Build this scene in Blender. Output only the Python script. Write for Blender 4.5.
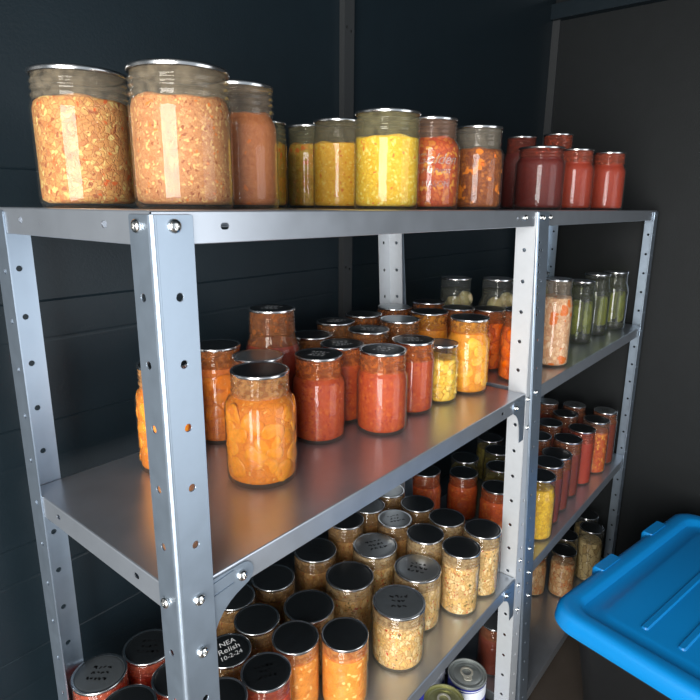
import bpy, bmesh, math, random
from mathutils import Vector, Matrix
from mathutils.geometry import tessellate_polygon

for o in list(bpy.data.objects):
    bpy.data.objects.remove(o, do_unlink=True)
SC = bpy.context.scene
COL = SC.collection
PI = math.pi

# ------------------------------------------------------------------ camera
cam_d = bpy.data.cameras.new('camera')
cam_d.sensor_width = 36.0
cam_d.lens = 573.3 / 700 * 36
cam_d.clip_start = 0.02
cam = bpy.data.objects.new('camera', cam_d)
COL.objects.link(cam)
RT = Vector((0.63862, -0.76947, 0.00863)); UP = Vector((0.18174, 0.16171, 0.96996)); FW = Vector((0.74775, 0.61787, -0.24311))
m = Matrix((RT, UP, -FW)).transposed().to_4x4()
m.translation = Vector((-0.2339, -0.3808, 0.0037))
cam.matrix_world = m
SC.camera = cam

# ------------------------------------------------------------------ world, light, exposure
w = bpy.data.worlds.new('sky'); SC.world = w; w.use_nodes = True
bg = w.node_tree.nodes['Background']
bg.inputs[0].default_value = (0.80, 0.90, 1.0, 1)
bg.inputs[1].default_value = 0.55

def area(name, loc, target, sx, sy, power, col):
    d = bpy.data.lights.new(name, 'AREA'); d.shape = 'RECTANGLE'; d.size = sx; d.size_y = sy
    d.energy = power; d.color = col
    o = bpy.data.objects.new(name, d); COL.objects.link(o)
    o.location = loc
    o.rotation_euler = (Vector(target) - Vector(loc)).to_track_quat('-Z', 'Y').to_euler()
    return o
area('daylight_side_door', (-1.25, -0.66, -0.22), (0.4, -0.05, -0.30), 0.9, 1.6, 74, (1.0, 0.975, 0.94))
fd = area('daylight_front_door', (0.72, -1.38, -0.42), (0.30, 0.05, -0.38), 0.85, 1.5, 5.5, (0.95, 0.97, 1.0))
fd.data.spread = math.radians(140)
SC.view_settings.view_transform = 'Standard'
SC.view_settings.look = 'None'
SC.view_settings.gamma = 1
SC.view_settings.use_curve_mapping = False
SC.view_settings.exposure = 0.0

# ------------------------------------------------------------------ materials
def lin(c):
    return tuple(((v / 255) / 12.92 if v / 255 <= 0.04045 else ((v / 255 + 0.055) / 1.055) ** 2.4) for v in c) + (1,)

def newmat(name):
    mt = bpy.data.materials.new(name); mt.use_nodes = True
    nt = mt.node_tree; nt.nodes.clear()
    out = nt.nodes.new('ShaderNodeOutputMaterial')
    return mt, nt, out

def N(nt, typ, **kw):
    n = nt.nodes.new(typ)
    for k, v in kw.items():
        if k.startswith('i_'):
            n.inputs[k[2:].replace('_', ' ')].default_value = v
        else:
            setattr(n, k, v)
    return n

def principled(name, col, rough=0.5, metal=0.0, noise=0.0, nscale=40, bump=0.0, bscale=200, stretch=(1, 1, 1), rvar=0.0, spec=0.5):
    mt, nt, out = newmat(name)
    b = N(nt, 'ShaderNodeBsdfPrincipled'); L = nt.links
    b.inputs['Base Color'].default_value = col; b.inputs['Roughness'].default_value = rough; b.inputs['Metallic'].default_value = metal; b.inputs['Specular IOR Level'].default_value = spec
    tc = N(nt, 'ShaderNodeTexCoord'); mp = N(nt, 'ShaderNodeMapping'); mp.inputs['Scale'].default_value = stretch
    L.new(tc.outputs['Object'], mp.inputs[0])
    if noise or rvar:
        nz = N(nt, 'ShaderNodeTexNoise'); nz.inputs['Scale'].default_value = nscale; nz.inputs['Detail'].default_value = 5
        L.new(mp.outputs[0], nz.inputs[0])
        if noise:
            mr = N(nt, 'ShaderNodeMapRange'); mr.inputs[3].default_value = 1 - noise; mr.inputs[4].default_value = 1 + noise
            L.new(nz.outputs[0], mr.inputs[0])
            mx = N(nt, 'ShaderNodeMix', data_type='RGBA', blend_type='MULTIPLY'); mx.inputs[0].default_value = 1
            mx.inputs[6].default_value = col; L.new(mr.outputs[0], mx.inputs[7]); L.new(mx.outputs[2], b.inputs['Base Color'])
        if rvar:
            mr = N(nt, 'ShaderNodeMapRange'); mr.inputs[3].default_value = rough - rvar; mr.inputs[4].default_value = rough + rvar
            L.new(nz.outputs[0], mr.inputs[0]); L.new(mr.outputs[0], b.inputs['Roughness'])
    if bump:
        nz2 = N(nt, 'ShaderNodeTexNoise'); nz2.inputs['Scale'].default_value = bscale; nz2.inputs['Detail'].default_value = 4
        L.new(mp.outputs[0], nz2.inputs[0])
        bp = N(nt, 'ShaderNodeBump'); bp.inputs['Strength'].default_value = bump; bp.inputs['Distance'].default_value = 0.002
        L.new(nz2.outputs[0], bp.inputs['Height']); L.new(bp.outputs[0], b.inputs['Normal'])
    L.new(b.outputs[0], out.inputs[0])
    return mt

def clear_mat(name, tint, edge_tint, gloss=1.0, haze=0.03):
    """thin clear wall: transparent in the middle, mirror-like and tinted at the rim"""
    mt, nt, out = newmat(name); L = nt.links
    lw = N(nt, 'ShaderNodeLayerWeight'); lw.inputs[0].default_value = 0.5
    p1 = N(nt, 'ShaderNodeMath', operation='POWER'); p1.inputs[1].default_value = 3.5
    L.new(lw.outputs['Facing'], p1.inputs[0])
    mr = N(nt, 'ShaderNodeMapRange'); mr.inputs[3].default_value = 0.024 * gloss; mr.inputs[4].default_value = 0.75 * gloss
    L.new(p1.outputs[0], mr.inputs[0])
    p2 = N(nt, 'ShaderNodeMath', operation='POWER'); p2.inputs[1].default_value = 2.5
    L.new(lw.outputs['Facing'], p2.inputs[0])
    mx = N(nt, 'ShaderNodeMix', data_type='RGBA'); mx.inputs[6].default_value = tint; mx.inputs[7].default_value = edge_tint
    L.new(p2.outputs[0], mx.inputs[0])
    tr = N(nt, 'ShaderNodeBsdfTransparent'); L.new(mx.outputs[2], tr.inputs[0])
    gl = N(nt, 'ShaderNodeBsdfGlossy'); gl.inputs['Roughness'].default_value = 0.04; gl.inputs[0].default_value = (1, 1, 1, 1)
    df = N(nt, 'ShaderNodeBsdfDiffuse'); df.inputs[0].default_value = (0.8, 0.8, 0.76, 1)
    hz = N(nt, 'ShaderNodeMixShader'); hz.inputs[0].default_value = haze; L.new(tr.outputs[0], hz.inputs[1]); L.new(df.outputs[0], hz.inputs[2])
    ms = N(nt, 'ShaderNodeMixShader'); L.new(mr.outputs[0], ms.inputs[0]); L.new(hz.outputs[0], ms.inputs[1]); L.new(gl.outputs[0], ms.inputs[2])
    L.new(ms.outputs[0], out.inputs[0])
    return mt

def food(name, cols, scale=120, stretch=(1, 1, 1), gap=None, gapw=0.08, bump=0.35, fine=0.18, flecks=None, fleck_amt=0.06, fscale=260, rough=0.6, sss=0.12):
    """chopped food in its liquid: cells of varying colour, darker liquid between them, coloured flecks"""
    mt, nt, out = newmat(name); L = nt.links
    cols = [lin(c) for c in cols]
    tc = N(nt, 'ShaderNodeTexCoord'); oi = N(nt, 'ShaderNodeObjectInfo')
    ml = N(nt, 'ShaderNodeMath', operation='MULTIPLY'); ml.inputs[1].default_value = 7.31
    L.new(oi.outputs['Random'], ml.inputs[0])
    add = N(nt, 'ShaderNodeVectorMath', operation='ADD'); L.new(tc.outputs['Object'], add.inputs[0]); L.new(ml.outputs[0], add.inputs[1])
    wn = N(nt, 'ShaderNodeTexNoise'); wn.inputs['Scale'].default_value = scale * 0.6; wn.inputs['Detail'].default_value = 2
    L.new(add.outputs[0], wn.inputs[0])
    sc = N(nt, 'ShaderNodeVectorMath', operation='SCALE'); sc.inputs['Scale'].default_value = 1.7 / scale
    L.new(wn.outputs['Color'], sc.inputs[0])
    ad2 = N(nt, 'ShaderNodeVectorMath', operation='ADD'); L.new(add.outputs[0], ad2.inputs[0]); L.new(sc.outputs[0], ad2.inputs[1])
    mp = N(nt, 'ShaderNodeMapping'); mp.inputs['Scale'].default_value = stretch; L.new(ad2.outputs[0], mp.inputs[0])
    v = N(nt, 'ShaderNodeTexVoronoi'); v.inputs['Scale'].default_value = scale; L.new(mp.outputs[0], v.inputs['Vector'])
    sep = N(nt, 'ShaderNodeSeparateColor'); L.new(v.outputs['Color'], sep.inputs[0])
    rp = N(nt, 'ShaderNodeValToRGB'); cr = rp.color_ramp
    cr.elements[0].position = 0.12; cr.elements[0].color = cols[0]
    cr.elements[1].position = 0.92; cr.elements[1].color = cols[-1]
    for i, c in enumerate(cols[1:-1]):
        e = cr.elements.new(0.12 + 0.8 * (i + 1) / (len(cols) - 1)); e.color = c
    L.new(sep.outputs[0], rp.inputs[0])
    last = rp.outputs[0]
    ve = N(nt, 'ShaderNodeTexVoronoi', feature='DISTANCE_TO_EDGE'); ve.inputs['Scale'].default_value = scale; L.new(mp.outputs[0], ve.inputs['Vector'])
    er = N(nt, 'ShaderNodeMapRange', interpolation_type='SMOOTHSTEP'); er.inputs[2].default_value = gapw; L.new(ve.outputs['Distance'], er.inputs[0])
    if gap:
        mx = N(nt, 'ShaderNodeMix', data_type='RGBA'); mx.inputs[6].default_value = lin(gap)
        L.new(er.outputs[0], mx.inputs[0]); L.new(last, mx.inputs[7]); last = mx.outputs[2]
    if fine:
        nz = N(nt, 'ShaderNodeTexNoise'); nz.inputs['Scale'].default_value = scale * 3; nz.inputs['Detail'].default_value = 4; nz.inputs['Roughness'].default_value = 0.7
        L.new(add.outputs[0], nz.inputs[0])
        mr = N(nt, 'ShaderNodeMapRange'); mr.inputs[1].default_value = 0.3; mr.inputs[2].default_value = 0.7
        mr.inputs[3].default_value = 1 - fine; mr.inputs[4].default_value = 1 + fine; L.new(nz.outputs[0], mr.inputs[0])
        mx = N(nt, 'ShaderNodeMix', data_type='RGBA', blend_type='MULTIPLY'); mx.inputs[0].default_value = 1
        L.new(last, mx.inputs[6]); L.new(mr.outputs[0], mx.inputs[7]); last = mx.outputs[2]
    for fl, amt in (flecks or []):
        vf = N(nt, 'ShaderNodeTexVoronoi'); vf.inputs['Scale'].default_value = fscale
        of = N(nt, 'ShaderNodeVectorMath', operation='ADD'); of.inputs[1].default_value = (amt * 37, 1.7, 0.3); L.new(ad2.outputs[0], of.inputs[0])
        L.new(of.outputs[0], vf.inputs['Vector'])
        s2 = N(nt, 'ShaderNodeSeparateColor'); L.new(vf.outputs['Color'], s2.inputs[0])
        lt = N(nt, 'ShaderNodeMath', operation='LESS_THAN'); lt.inputs[1].default_value = amt; L.new(s2.outputs[1], lt.inputs[0])
        mx = N(nt, 'ShaderNodeMix', data_type='RGBA'); mx.inputs[7].default_value = lin(fl)
        L.new(lt.outputs[0], mx.inputs[0]); L.new(last, mx.inputs[6]); last = mx.outputs[2]
    b = N(nt, 'ShaderNodeBsdfPrincipled'); b.inputs['Roughness'].default_value = rough
    L.new(last, b.inputs['Base Color']); b.inputs['Specular IOR Level'].default_value = 0.3
    if sss:
        b.inputs['Subsurface Weight'].default_value = sss; b.inputs['Subsurface Radius'].default_value = (1.0, 0.5, 0.2); b.inputs['Subsurface Scale'].default_value = 0.006
    bp = N(nt, 'ShaderNodeBump'); bp.inputs['Strength'].default_value = bump; bp.inputs['Distance'].default_value = 0.003
    L.new(er.outputs[0], bp.inputs['Height']); L.new(bp.outputs[0], b.inputs['Normal'])
    L.new(b.outputs[0], out.inputs[0])
    return mt

STEEL = principled('galvanised_steel', (0.345, 0.42, 0.505, 1), 0.38, 0.86, noise=0.10, nscale=55, rvar=0.05, bump=0.03, bscale=90)
STEEL_LIGHT = principled('pale_galvanised_steel', (0.58, 0.61, 0.64, 1), 0.5, 0.45, noise=0.06, nscale=70, bump=0.03, bscale=90)  # paler, less metallic steel for the near unit's right-hand posts
SHEET = principled('galvanised_sheet', (0.495, 0.54, 0.60, 1), 0.30, 0.80, noise=0.10, nscale=30, rvar=0.05, bump=0.03, bscale=60)
BOLTM = principled('zinc_bolt', (0.80, 0.80, 0.78, 1), 0.2, 1.0)
LIDRIM = principled('tin_rim', (0.70, 0.70, 0.70, 1), 0.22, 1.0)
LIDBLACK = principled('black_lacquer', (0.009, 0.011, 0.0125, 1), 0.36, 0.0, noise=0.3, nscale=60)
LIDGREY = principled('grey_lacquer', (0.12, 0.135, 0.145, 1), 0.42, 0.5, noise=0.1, nscale=60)
LIDTIN = principled('plain_tin', (0.42, 0.44, 0.45, 1), 0.33, 0.9, noise=0.08, nscale=60)
INKW = principled('white_ink', (0.93, 0.94, 0.94, 1), 0.7)
INKB = principled('black_ink', (0.008, 0.008, 0.009, 1), 0.45)
GLASS = clear_mat('jar_glass', (0.965, 0.98, 0.97, 1), (0.66, 0.69, 0.66, 1), 0.85, 0.02)
BRINE = clear_mat('clear_brine', (0.80, 0.80, 0.68, 1), (0.45, 0.45, 0.33, 1), 0.4)
GREENBRINE = clear_mat('pickle_brine', (0.62, 0.66, 0.34, 1), (0.30, 0.33, 0.12, 1), 0.4)
WALL = principled('dark_resin_wall', (0.0070, 0.0135, 0.0185, 1), 0.40, 0.0, spec=0.28, noise=0.12, nscale=25, bump=0.12, bscale=350)
WALLR = principled('dark_grey_resin_wall', (0.0105, 0.0125, 0.0135, 1), 0.55, 0.0, spec=0.2, noise=0.12, nscale=25, bump=0.15, bscale=350)
RIBM = principled('grey_rib', (0.026, 0.029, 0.031, 1), 0.5)
FLOOR = principled('brown_resin_floor', (0.065, 0.052, 0.042, 1), 0.5, 0.0, noise=0.2, nscale=12, bump=0.1)
TOTEB = principled('black_tote_plastic', (0.010, 0.011, 0.012, 1), 0.45, noise=0.1, bump=0.15, bscale=300)
TOTEL = principled('blue_lid_plastic', lin((10, 140, 215)), 0.36, bump=0.04, bscale=400)
CANTIN = principled('can_tin', (0.42, 0.45, 0.44, 1), 0.42, 0.65)
TABM = principled('tab_tin', (0.72, 0.69, 0.58, 1), 0.4, 0.4)
EMBOSS = clear_mat('embossed_glass', (0.9, 0.9, 0.88, 1), (0.6, 0.62, 0.6, 1), 2.0, 0.10)
CANGOLD = principled('can_gold', (0.46, 0.46, 0.24, 1), 0.4, 0.7)
BLUEP = principled('blue_paper', lin((36, 44, 140)), 0.35)
WHITEP = principled('white_paper', lin((222, 226, 235)), 0.4)
DARKRUB = principled('dark_recess', (0.01, 0.01, 0.01, 1), 0.6)

F = dict(
 stew=food('beige_stew', [(180, 120, 74), (188, 132, 84), (170, 108, 66), (194, 142, 92)], 330, bump=0.25, fine=.26, flecks=[((208, 168, 106), .08), ((146, 80, 44), .05), ((206, 110, 44), .015)], fscale=520, gap=(166, 104, 62)),
 stew2=food('beige_vegetable_stew', [(186, 128, 70), (196, 146, 84), (172, 104, 56), (202, 164, 98)], 210, gap=(172, 110, 60), gapw=.12, fine=.25, flecks=[((200, 92, 36), .035), ((212, 182, 112), .07), ((152, 84, 44), .05)], fscale=300),
 pinkstew=food('pink_brown_stew', [(176, 104, 60), (182, 112, 66), (168, 96, 54)], 300, bump=0.12, fine=.16, flecks=[((206, 110, 42), .03)], fscale=240, gap=(168, 96, 54)),
 golden=food('golden_relish', [(236, 176, 50), (240, 184, 58), (228, 164, 40)], 300, bump=0.15, fine=.14, flecks=[((240, 200, 90), .08), ((222, 122, 26), .03)], gap=(230, 166, 40), fscale=400),
 yellow=food('yellow_relish', [(230, 182, 36), (236, 196, 60), (222, 168, 26), (238, 208, 90)], 250, bump=0.3, flecks=[((242, 218, 116), .08), ((228, 122, 36), .02)], fscale=330, gap=(220, 168, 28), gapw=.12),
 olive=food('yellow_green_pickle', [(204, 160, 56), (214, 174, 72), (192, 146, 44), (220, 154, 56)], 150, gap=(186, 140, 44), flecks=[((222, 118, 30), .06)], fscale=140),
 redveg=food('red_vegetable_mix', [(182, 70, 22), (196, 96, 34), (170, 54, 18), (208, 128, 48), (190, 86, 28)], 130, gap=(168, 60, 20), gapw=.12, fine=.22, flecks=[((222, 150, 54), .06)], fscale=200),
 amberveg=food('amber_vegetable_mix', [(140, 70, 16), (156, 84, 24), (120, 52, 12), (176, 98, 30)], 190, gap=(112, 50, 12), gapw=.12, flecks=[((224, 122, 20), .07)], fscale=110),
 dkred=food('dark_red_preserve', [(100, 18, 8), (106, 22, 10), (92, 15, 7)], 200, bump=0.06, fine=0.1),
 redsauce=food('red_orange_sauce', [(150, 42, 11), (156, 48, 14), (142, 36, 10)], 240, bump=0.1, fine=0.1),
 tomato=food('tomato_sauce', [(172, 60, 6), (180, 68, 9), (162, 50, 5), (188, 84, 18)], 240, bump=0.15, fine=.18, flecks=[((206, 116, 46), .05), ((150, 38, 8), .05)], fscale=330),
 brownred=food('brick_red_sauce', [(112, 38, 13), (120, 44, 17), (104, 32, 11)], 200, bump=0.12, fine=.14),
 crimson=food('deep_red_juice', [(132, 34, 8), (142, 40, 11), (122, 28, 6)], 100, bump=0.08),
 amber=food('amber_syrup', [(218, 122, 22), (224, 130, 28), (210, 112, 14)], 120, gap=(212, 112, 14), bump=0.25, fine=.14, flecks=[((236, 166, 80), .03)], fscale=420),
 amberdk=food('dark_amber_syrup', [(194, 100, 20), (202, 108, 26), (184, 90, 14)], 110, gap=(176, 82, 12), bump=0.3),
 brownjar=food('brown_relish', [(150, 92, 40), (166, 108, 52), (132, 76, 30)], 120, gap=(120, 70, 28)),
 peach=food('yellow_peach_syrup', [(224, 140, 22), (230, 150, 32), (216, 128, 14)], 110, gap=(216, 126, 12), gapw=.06, bump=.3),
 lemon=food('pale_yellow_chunks', [(232, 180, 50), (238, 196, 80), (222, 160, 34)], 60, gap=(206, 140, 26), gapw=.06, bump=.5),
 carrot=food('orange_carrot_brine', [(216, 92, 8), (224, 104, 12), (204, 80, 6)], 50, gap=(186, 66, 6), bump=.4),
 kimchi=food('pink_white_slaw', [(206, 160, 120), (218, 180, 142), (194, 140, 100), (226, 196, 164)], 150, stretch=(1, 1, .6), gap=(190, 134, 96), gapw=.12, fine=.2, flecks=[((214, 108, 30), .10)], fscale=75),
 pickle=food('green_pickle', [(86, 92, 26), (104, 110, 40), (70, 74, 16), (122, 124, 56)], 70, stretch=(1, 1, .4), gap=(58, 60, 14)),
 relish=food('pale_cabbage_relish', [(216, 178, 120), (226, 200, 150), (200, 154, 92), (214, 170, 98), (188, 152, 96)], 150, stretch=(1, 1, .65), gap=(186, 142, 82), gapw=.10, bump=.5, fine=.24, flecks=[((172, 62, 28), .03), ((196, 44, 24), .012), ((112, 98, 44), .025)], fscale=380),
 brownrelish=food('tan_relish', [(170, 122, 66), (184, 138, 80), (154, 106, 52), (176, 126, 62)], 190, stretch=(1, 1, .6), gap=(140, 96, 48), gapw=.1, flecks=[((150, 60, 28), .03)], fscale=420),
 orangesauce=food('orange_fruit_sauce', [(226, 138, 42), (230, 148, 54), (218, 126, 32)], 110, bump=.12, flecks=[((248, 190, 110), .06)], fscale=200),
 red=food('bright_red_tomatoes', [(202, 58, 26), (212, 72, 34), (188, 44, 18), (214, 90, 50)], 130, gap=(180, 42, 18), flecks=[((226, 124, 72), .03)], fscale=300),
 orangered=food('orange_red_tomatoes', [(214, 84, 16), (224, 100, 26), (200, 70, 12), (228, 120, 40)], 130, gap=(186, 62, 10)),
 olivedk=food('olive_beans', [(118, 104, 36), (134, 120, 50), (98, 84, 24)], 80, stretch=(1, 1, .35), gap=(80, 66, 18)),
 mustard=food('yellow_mustard_pickle', [(206, 160, 20), (218, 176, 40), (190, 142, 12)], 100, gap=(176, 130, 14)),
 sauerkraut=food('pale_sauerkraut', [(196, 156, 108), (208, 174, 132), (176, 130, 84), (190, 122, 70)], 120, stretch=(1, 1, .6), gap=(150, 106, 64), flecks=[((170, 84, 40), .06)]),
 palebean=food('pale_beans', [(176, 152, 104), (190, 168, 122), (150, 124, 78)], 70, stretch=(1, 1, .5), gap=(110, 88, 50)),
)
SLICE = {k: food(k + '_fruit', c, 60, bump=.15, fine=.15, rough=.3, sss=.25) for k, c in dict(
 amberslice=[(230, 138, 26), (236, 150, 40), (222, 122, 16)], darkslice=[(206, 112, 22), (214, 124, 32), (194, 98, 14)], peachslice=[(238, 160, 34), (246, 180, 66), (230, 144, 22)],
 lemondice=[(246, 196, 70), (250, 212, 110), (236, 178, 46)], carrotslice=[(222, 92, 8), (232, 108, 18), (206, 78, 4)],
 carrotdice=[(226, 122, 16), (236, 140, 30), (212, 100, 10)], bulb=[(196, 178, 138), (214, 198, 160), (170, 150, 112)],
 spear=[(140, 140, 56), (160, 156, 84), (116, 118, 36)]).items()}

# ------------------------------------------------------------------ object helpers
def link_mesh(name, verts, faces, mats, parent=None, smooth=True, fmat=None, auto=None):
    me = bpy.data.meshes.new(name); me.from_pydata([tuple(v) for v in verts], [], faces); me.update()
    for mt in (mats if isinstance(mats, (list, tuple)) else [mats]): me.materials.append(mt)
    if fmat:
        for p, i in zip(me.polygons, fmat): p.material_index = i
    if smooth:
        for p in me.polygons: p.use_smooth = True
        if auto is not None:
            bm = bmesh.new(); bm.from_mesh(me)
            for e in bm.edges:
                if len(e.link_faces) == 2 and e.calc_face_angle(0) > math.radians(auto): e.smooth = False
            bm.to_mesh(me); bm.free()
    o = bpy.data.objects.new(name, me); COL.objects.link(o)
    if parent: o.parent = parent
    return o

def tag(o, label=None, cat=None, group=None, kind=None):
    if label: o['label'] = label
    if cat: o['category'] = cat
    if group: o['group'] = group
    if kind: o['kind'] = kind
    return o

def thing(name, loc, label, cat, group=None, rz=0):
    o = bpy.data.objects.new(name, None); COL.objects.link(o); o.location = loc; o.rotation_euler = (0, 0, rz)
    o.empty_display_size = 0.02
    return tag(o, label, cat, group)

def lathe(prof, seg=40, wob=None, cap_lo=True, cap_hi=True):
    V, Fc = [], []
    n = len(prof)
    for r, z in prof:
        for k in range(seg):
            a = 2 * PI * k / seg
            V.append((r * math.cos(a), r * math.sin(a), z))
    for i in range(n - 1):
        for k in range(seg):
            k2 = (k + 1) % seg
            Fc.append((i * seg + k, i * seg + k2, (i + 1) * seg + k2, (i + 1) * seg + k))
    if cap_lo: Fc.append(tuple(range(seg - 1, -1, -1)))
    if cap_hi: Fc.append(tuple((n - 1) * seg + k for k in range(seg)))
    return V, Fc

class MB:
    def __init__(s): s.V = []; s.F = []
    def add(s, V, Fc):
        b = len(s.V); s.V += [tuple(v) for v in V]; s.F += [tuple(i + b for i in f) for f in Fc]; return s
    def box(s, x0, x1, y0, y1, z0, z1):
        V = [(x, y, z) for z in (z0, z1) for y in (y0, y1) for x in (x0, x1)]
        return s.add(V, [(0, 2, 3, 1), (4, 5, 7, 6), (0, 1, 5, 4), (2, 6, 7, 3), (0, 4, 6, 2), (1, 3, 7, 5)])
    def plate(s, outline, holes, t, fn):
        """flat plate with holes: 2D outline (u,v), thickness t, fn(u,v,w) -> point"""
        loops = [list(outline)] + [list(h) for h in holes]
        tris = tessellate_polygon([[Vector((u, v, 0)) for u, v in lp] for lp in loops])
        flat = [q for lp in loops for q in lp]; n = len(flat)
        V = [fn(u, v, 0) for u, v in flat] + [fn(u, v, t) for u, v in flat]
        Fc = [tuple(tr) for tr in tris] + [tuple(i + n for i in reversed(tr)) for tr in tris]
        b = 0
        for lp in loops:
            k = len(lp)
            for i in range(k):
                j = (i + 1) % k; Fc.append((b + i, b + j, b + j + n, b + i + n))
            b += k
        return s.add(V, Fc)
    def build(s, name, mats, parent=None, smooth=False, **kw):
        o = link_mesh(name, s.V, s.F, mats, parent, smooth, **kw)
        bm = bmesh.new(); bm.from_mesh(o.data); bmesh.ops.recalc_face_normals(bm, faces=bm.faces); bm.to_mesh(o.data); bm.free()
        return o

def circ(u, v, r, n=14): return [(u + r * math.cos(2 * PI * k / n), v + r * math.sin(2 * PI * k / n)) for k in range(n)]
def slot(u, v, l, r, n=6):
    return [(u + l + r * math.cos(a), v + r * math.sin(a)) for a in [-PI / 2 + PI * k / n for k in range(n + 1)]] + \
           [(u - l + r * math.cos(a), v + r * math.sin(a)) for a in [PI / 2 + PI * k / n for k in range(n + 1)]]

# ------------------------------------------------------------------ setting
ZM, ZL, ZB = -0.3200, -0.715, -1.0966
ZLB = -0.727
ZF = ZB - 0.04
YW = 0.36; XR = 1.59
def structure(o): return tag(o, kind='structure')
structure(MB().box(-2.2, 1.9, -2.4, YW + .1, ZF - .05, ZF).build('floor', FLOOR))
# back wall of lapped horizontal planks
b = MB(); z = ZF; ph = 0.155; pts = []
zs0 = -0.1108 - 0.155 * 7
z = zs0
while z < 0.9:
    if z > -.05:
        pts += [(YW - .004, z), (YW - .004, z + ph)]; z += ph; continue
    pts += [(YW - .004, z), (YW - .004, z + .102), (YW - .0037, z + .104), (YW - .0037, z + .106), (YW - .004, z + .108), (YW - .004, z + ph - .003), (YW - .0030, z + ph - .0015)]
    z += ph
V = []; Fc = []
for x in (-2.2, XR):
    V += [(x, y, zz) for y, zz in pts]
    V += [(x, YW + .05, pts[-1][1]), (x, YW + .05, pts[0][1])]
n = len(pts) + 2
Fc = [(i, (i + 1) % n, n + (i + 1) % n, n + i) for i in range(n)] + [tuple(range(n)), tuple(range(2 * n - 1, n - 1, -1))]
structure(MB().add(V, Fc).build('wall_back', WALL))
structure(MB().box(XR, XR + .05, -2.4, YW + .05, ZF, 0.60).build('wall_right', WALLR))
structure(MB().box(XR - .012, XR + .001, YW - .026, YW - .004, ZF, 0.535).build('trim_1', RIBM))
structure(MB().box(XR - .03, XR, -2.4, YW - .004, 0.535, 0.575).build('trim_2', WALL))
rib = MB()
for sx in (0,):
    rib.plate([(-.0135, ZF), (.0135, ZF), (.0135, .9), (-.0135, .9)], [circ(-.006, zz, .003, 8) for zz in (.312, -.112)] + [circ(.006, zz - .004, .003, 8) for zz in (.312, -.112)], .004, lambda u, v, w_: (.634 + u, YW - .016 + w_, v))
    rib.box(.634 - .0135, .634 - .011, YW - .012, YW - .003, ZF, .9).box(.634 + .011, .634 + .0135, YW - .012, YW - .003, ZF, .9)
structure(rib.build('trim_3', RIBM))
# sloping roof 
rf = MB()
rf.add([(-2.2, YW + .06, .93), (XR + .06, YW + .06, .625), (XR + .06, -1.5, .625), (-2.2, -1.5, .93), (-2.2, YW + .06, .97), (XR + .06, YW + .06, .665), (XR + .06, -1.5, .665), (-2.2, -1.5, .97)],
       [(0, 3, 2, 1), (4, 5, 6, 7), (0, 1, 5, 4), (1, 2, 6, 5), (2, 3, 7, 6), (3, 0, 4, 7)])
structure(rf.build('ceiling', WALL))

# ------------------------------------------------------------------ shelving units
T = 0.0015; D = 0.2949
HS = 0.05335
def hole_zs(z0, z1): return [z for z in [-0.0117 - HS * k for k in range(22)] if z1 + .01 < z < z0 - .006]
ZTOP = -0.0032; ZBOT = ZF + .001

def post(parent, xr, fdir, fw, y0, side_w=0.0305, ydir=1, skip=(), fwfn=None, slots=False, side_out=-1, fold=None, mat=None):
    """L-shaped upright. xr(z) ridge; fdir: which way the front flange runs; ydir: which way the side flange runs"""
    b = MB()
    hz = hole_zs(ZTOP, ZBOT)
    def hol(cx, rr=.0033): return [circ(cx, z, rr, 12) for z in hz if z not in skip]
    f0 = 0 if fold is None else .0042 + fold
    f1 = 0 if fold is None else .0042
    if fwfn is None:
        out = [(f0, ZBOT), (fw, ZBOT), (fw, ZTOP - .0015), (fw - .0015, ZTOP), (f0, ZTOP)]
        hs = hol(.0186)
        if slots: hs += [slot(.0085, -.052 - .0125 * k, .0026, .0018, 4) for k in range(11)]
    else:
        out = [(0, ZBOT), (fwfn(ZBOT), ZBOT), (fwfn(-.75), -.75), (fwfn(ZTOP), ZTOP), (0, ZTOP)]
        hs = [circ(.0175, z, .0033, 12) for z in hz if fwfn(z) > .024]
    b.plate(out, hs, T, lambda u, v, w_: (xr(v) + fdir * u, y0 - w_, v))
    out = [(f1, ZBOT), (side_w, ZBOT), (side_w, ZTOP - .0015), (side_w - .0015, ZTOP), (f1, ZTOP)]
    b.plate(out, hol(.0180), T, lambda u, v, w_: (xr(v) + side_out * w_, y0 - (T if ydir > 0 else 0) + ydir * u, v))
    if fold is not None:      # rounded fold along the ridge
        R_ = .0042; n_ = 6; V = []; Fc = []
        for zz in (ZBOT, ZTOP):
            for k in range(n_ + 1):
                a = PI + PI / 2 * k / n_
                for q in (R_, R_ - T): V.append((xr(zz) + fold + R_ + q * math.cos(a), y0 - T + R_ + q * math.sin(a), zz))
        h_ = 2 * (n_ + 1)
        for k in range(n_):
            i = 2 * k; Fc += [(i, i + 2, h_ + i + 2, h_ + i), (i + 1, h_ + i + 1, h_ + i + 3, i + 3), (i, i + 1, i + 3, i + 2), (h_ + i, h_ + i + 2, h_ + i + 3, h_ + i + 1)]
        b.add(V, Fc)
    o = b.build('post', mat or STEEL, parent)
    md = o.modifiers.new('soft_edges', 'BEVEL'); md.width = .0005; md.segments = 2; md.limit_method = 'ANGLE'; md.angle_limit = math.radians(60)
    return o

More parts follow.
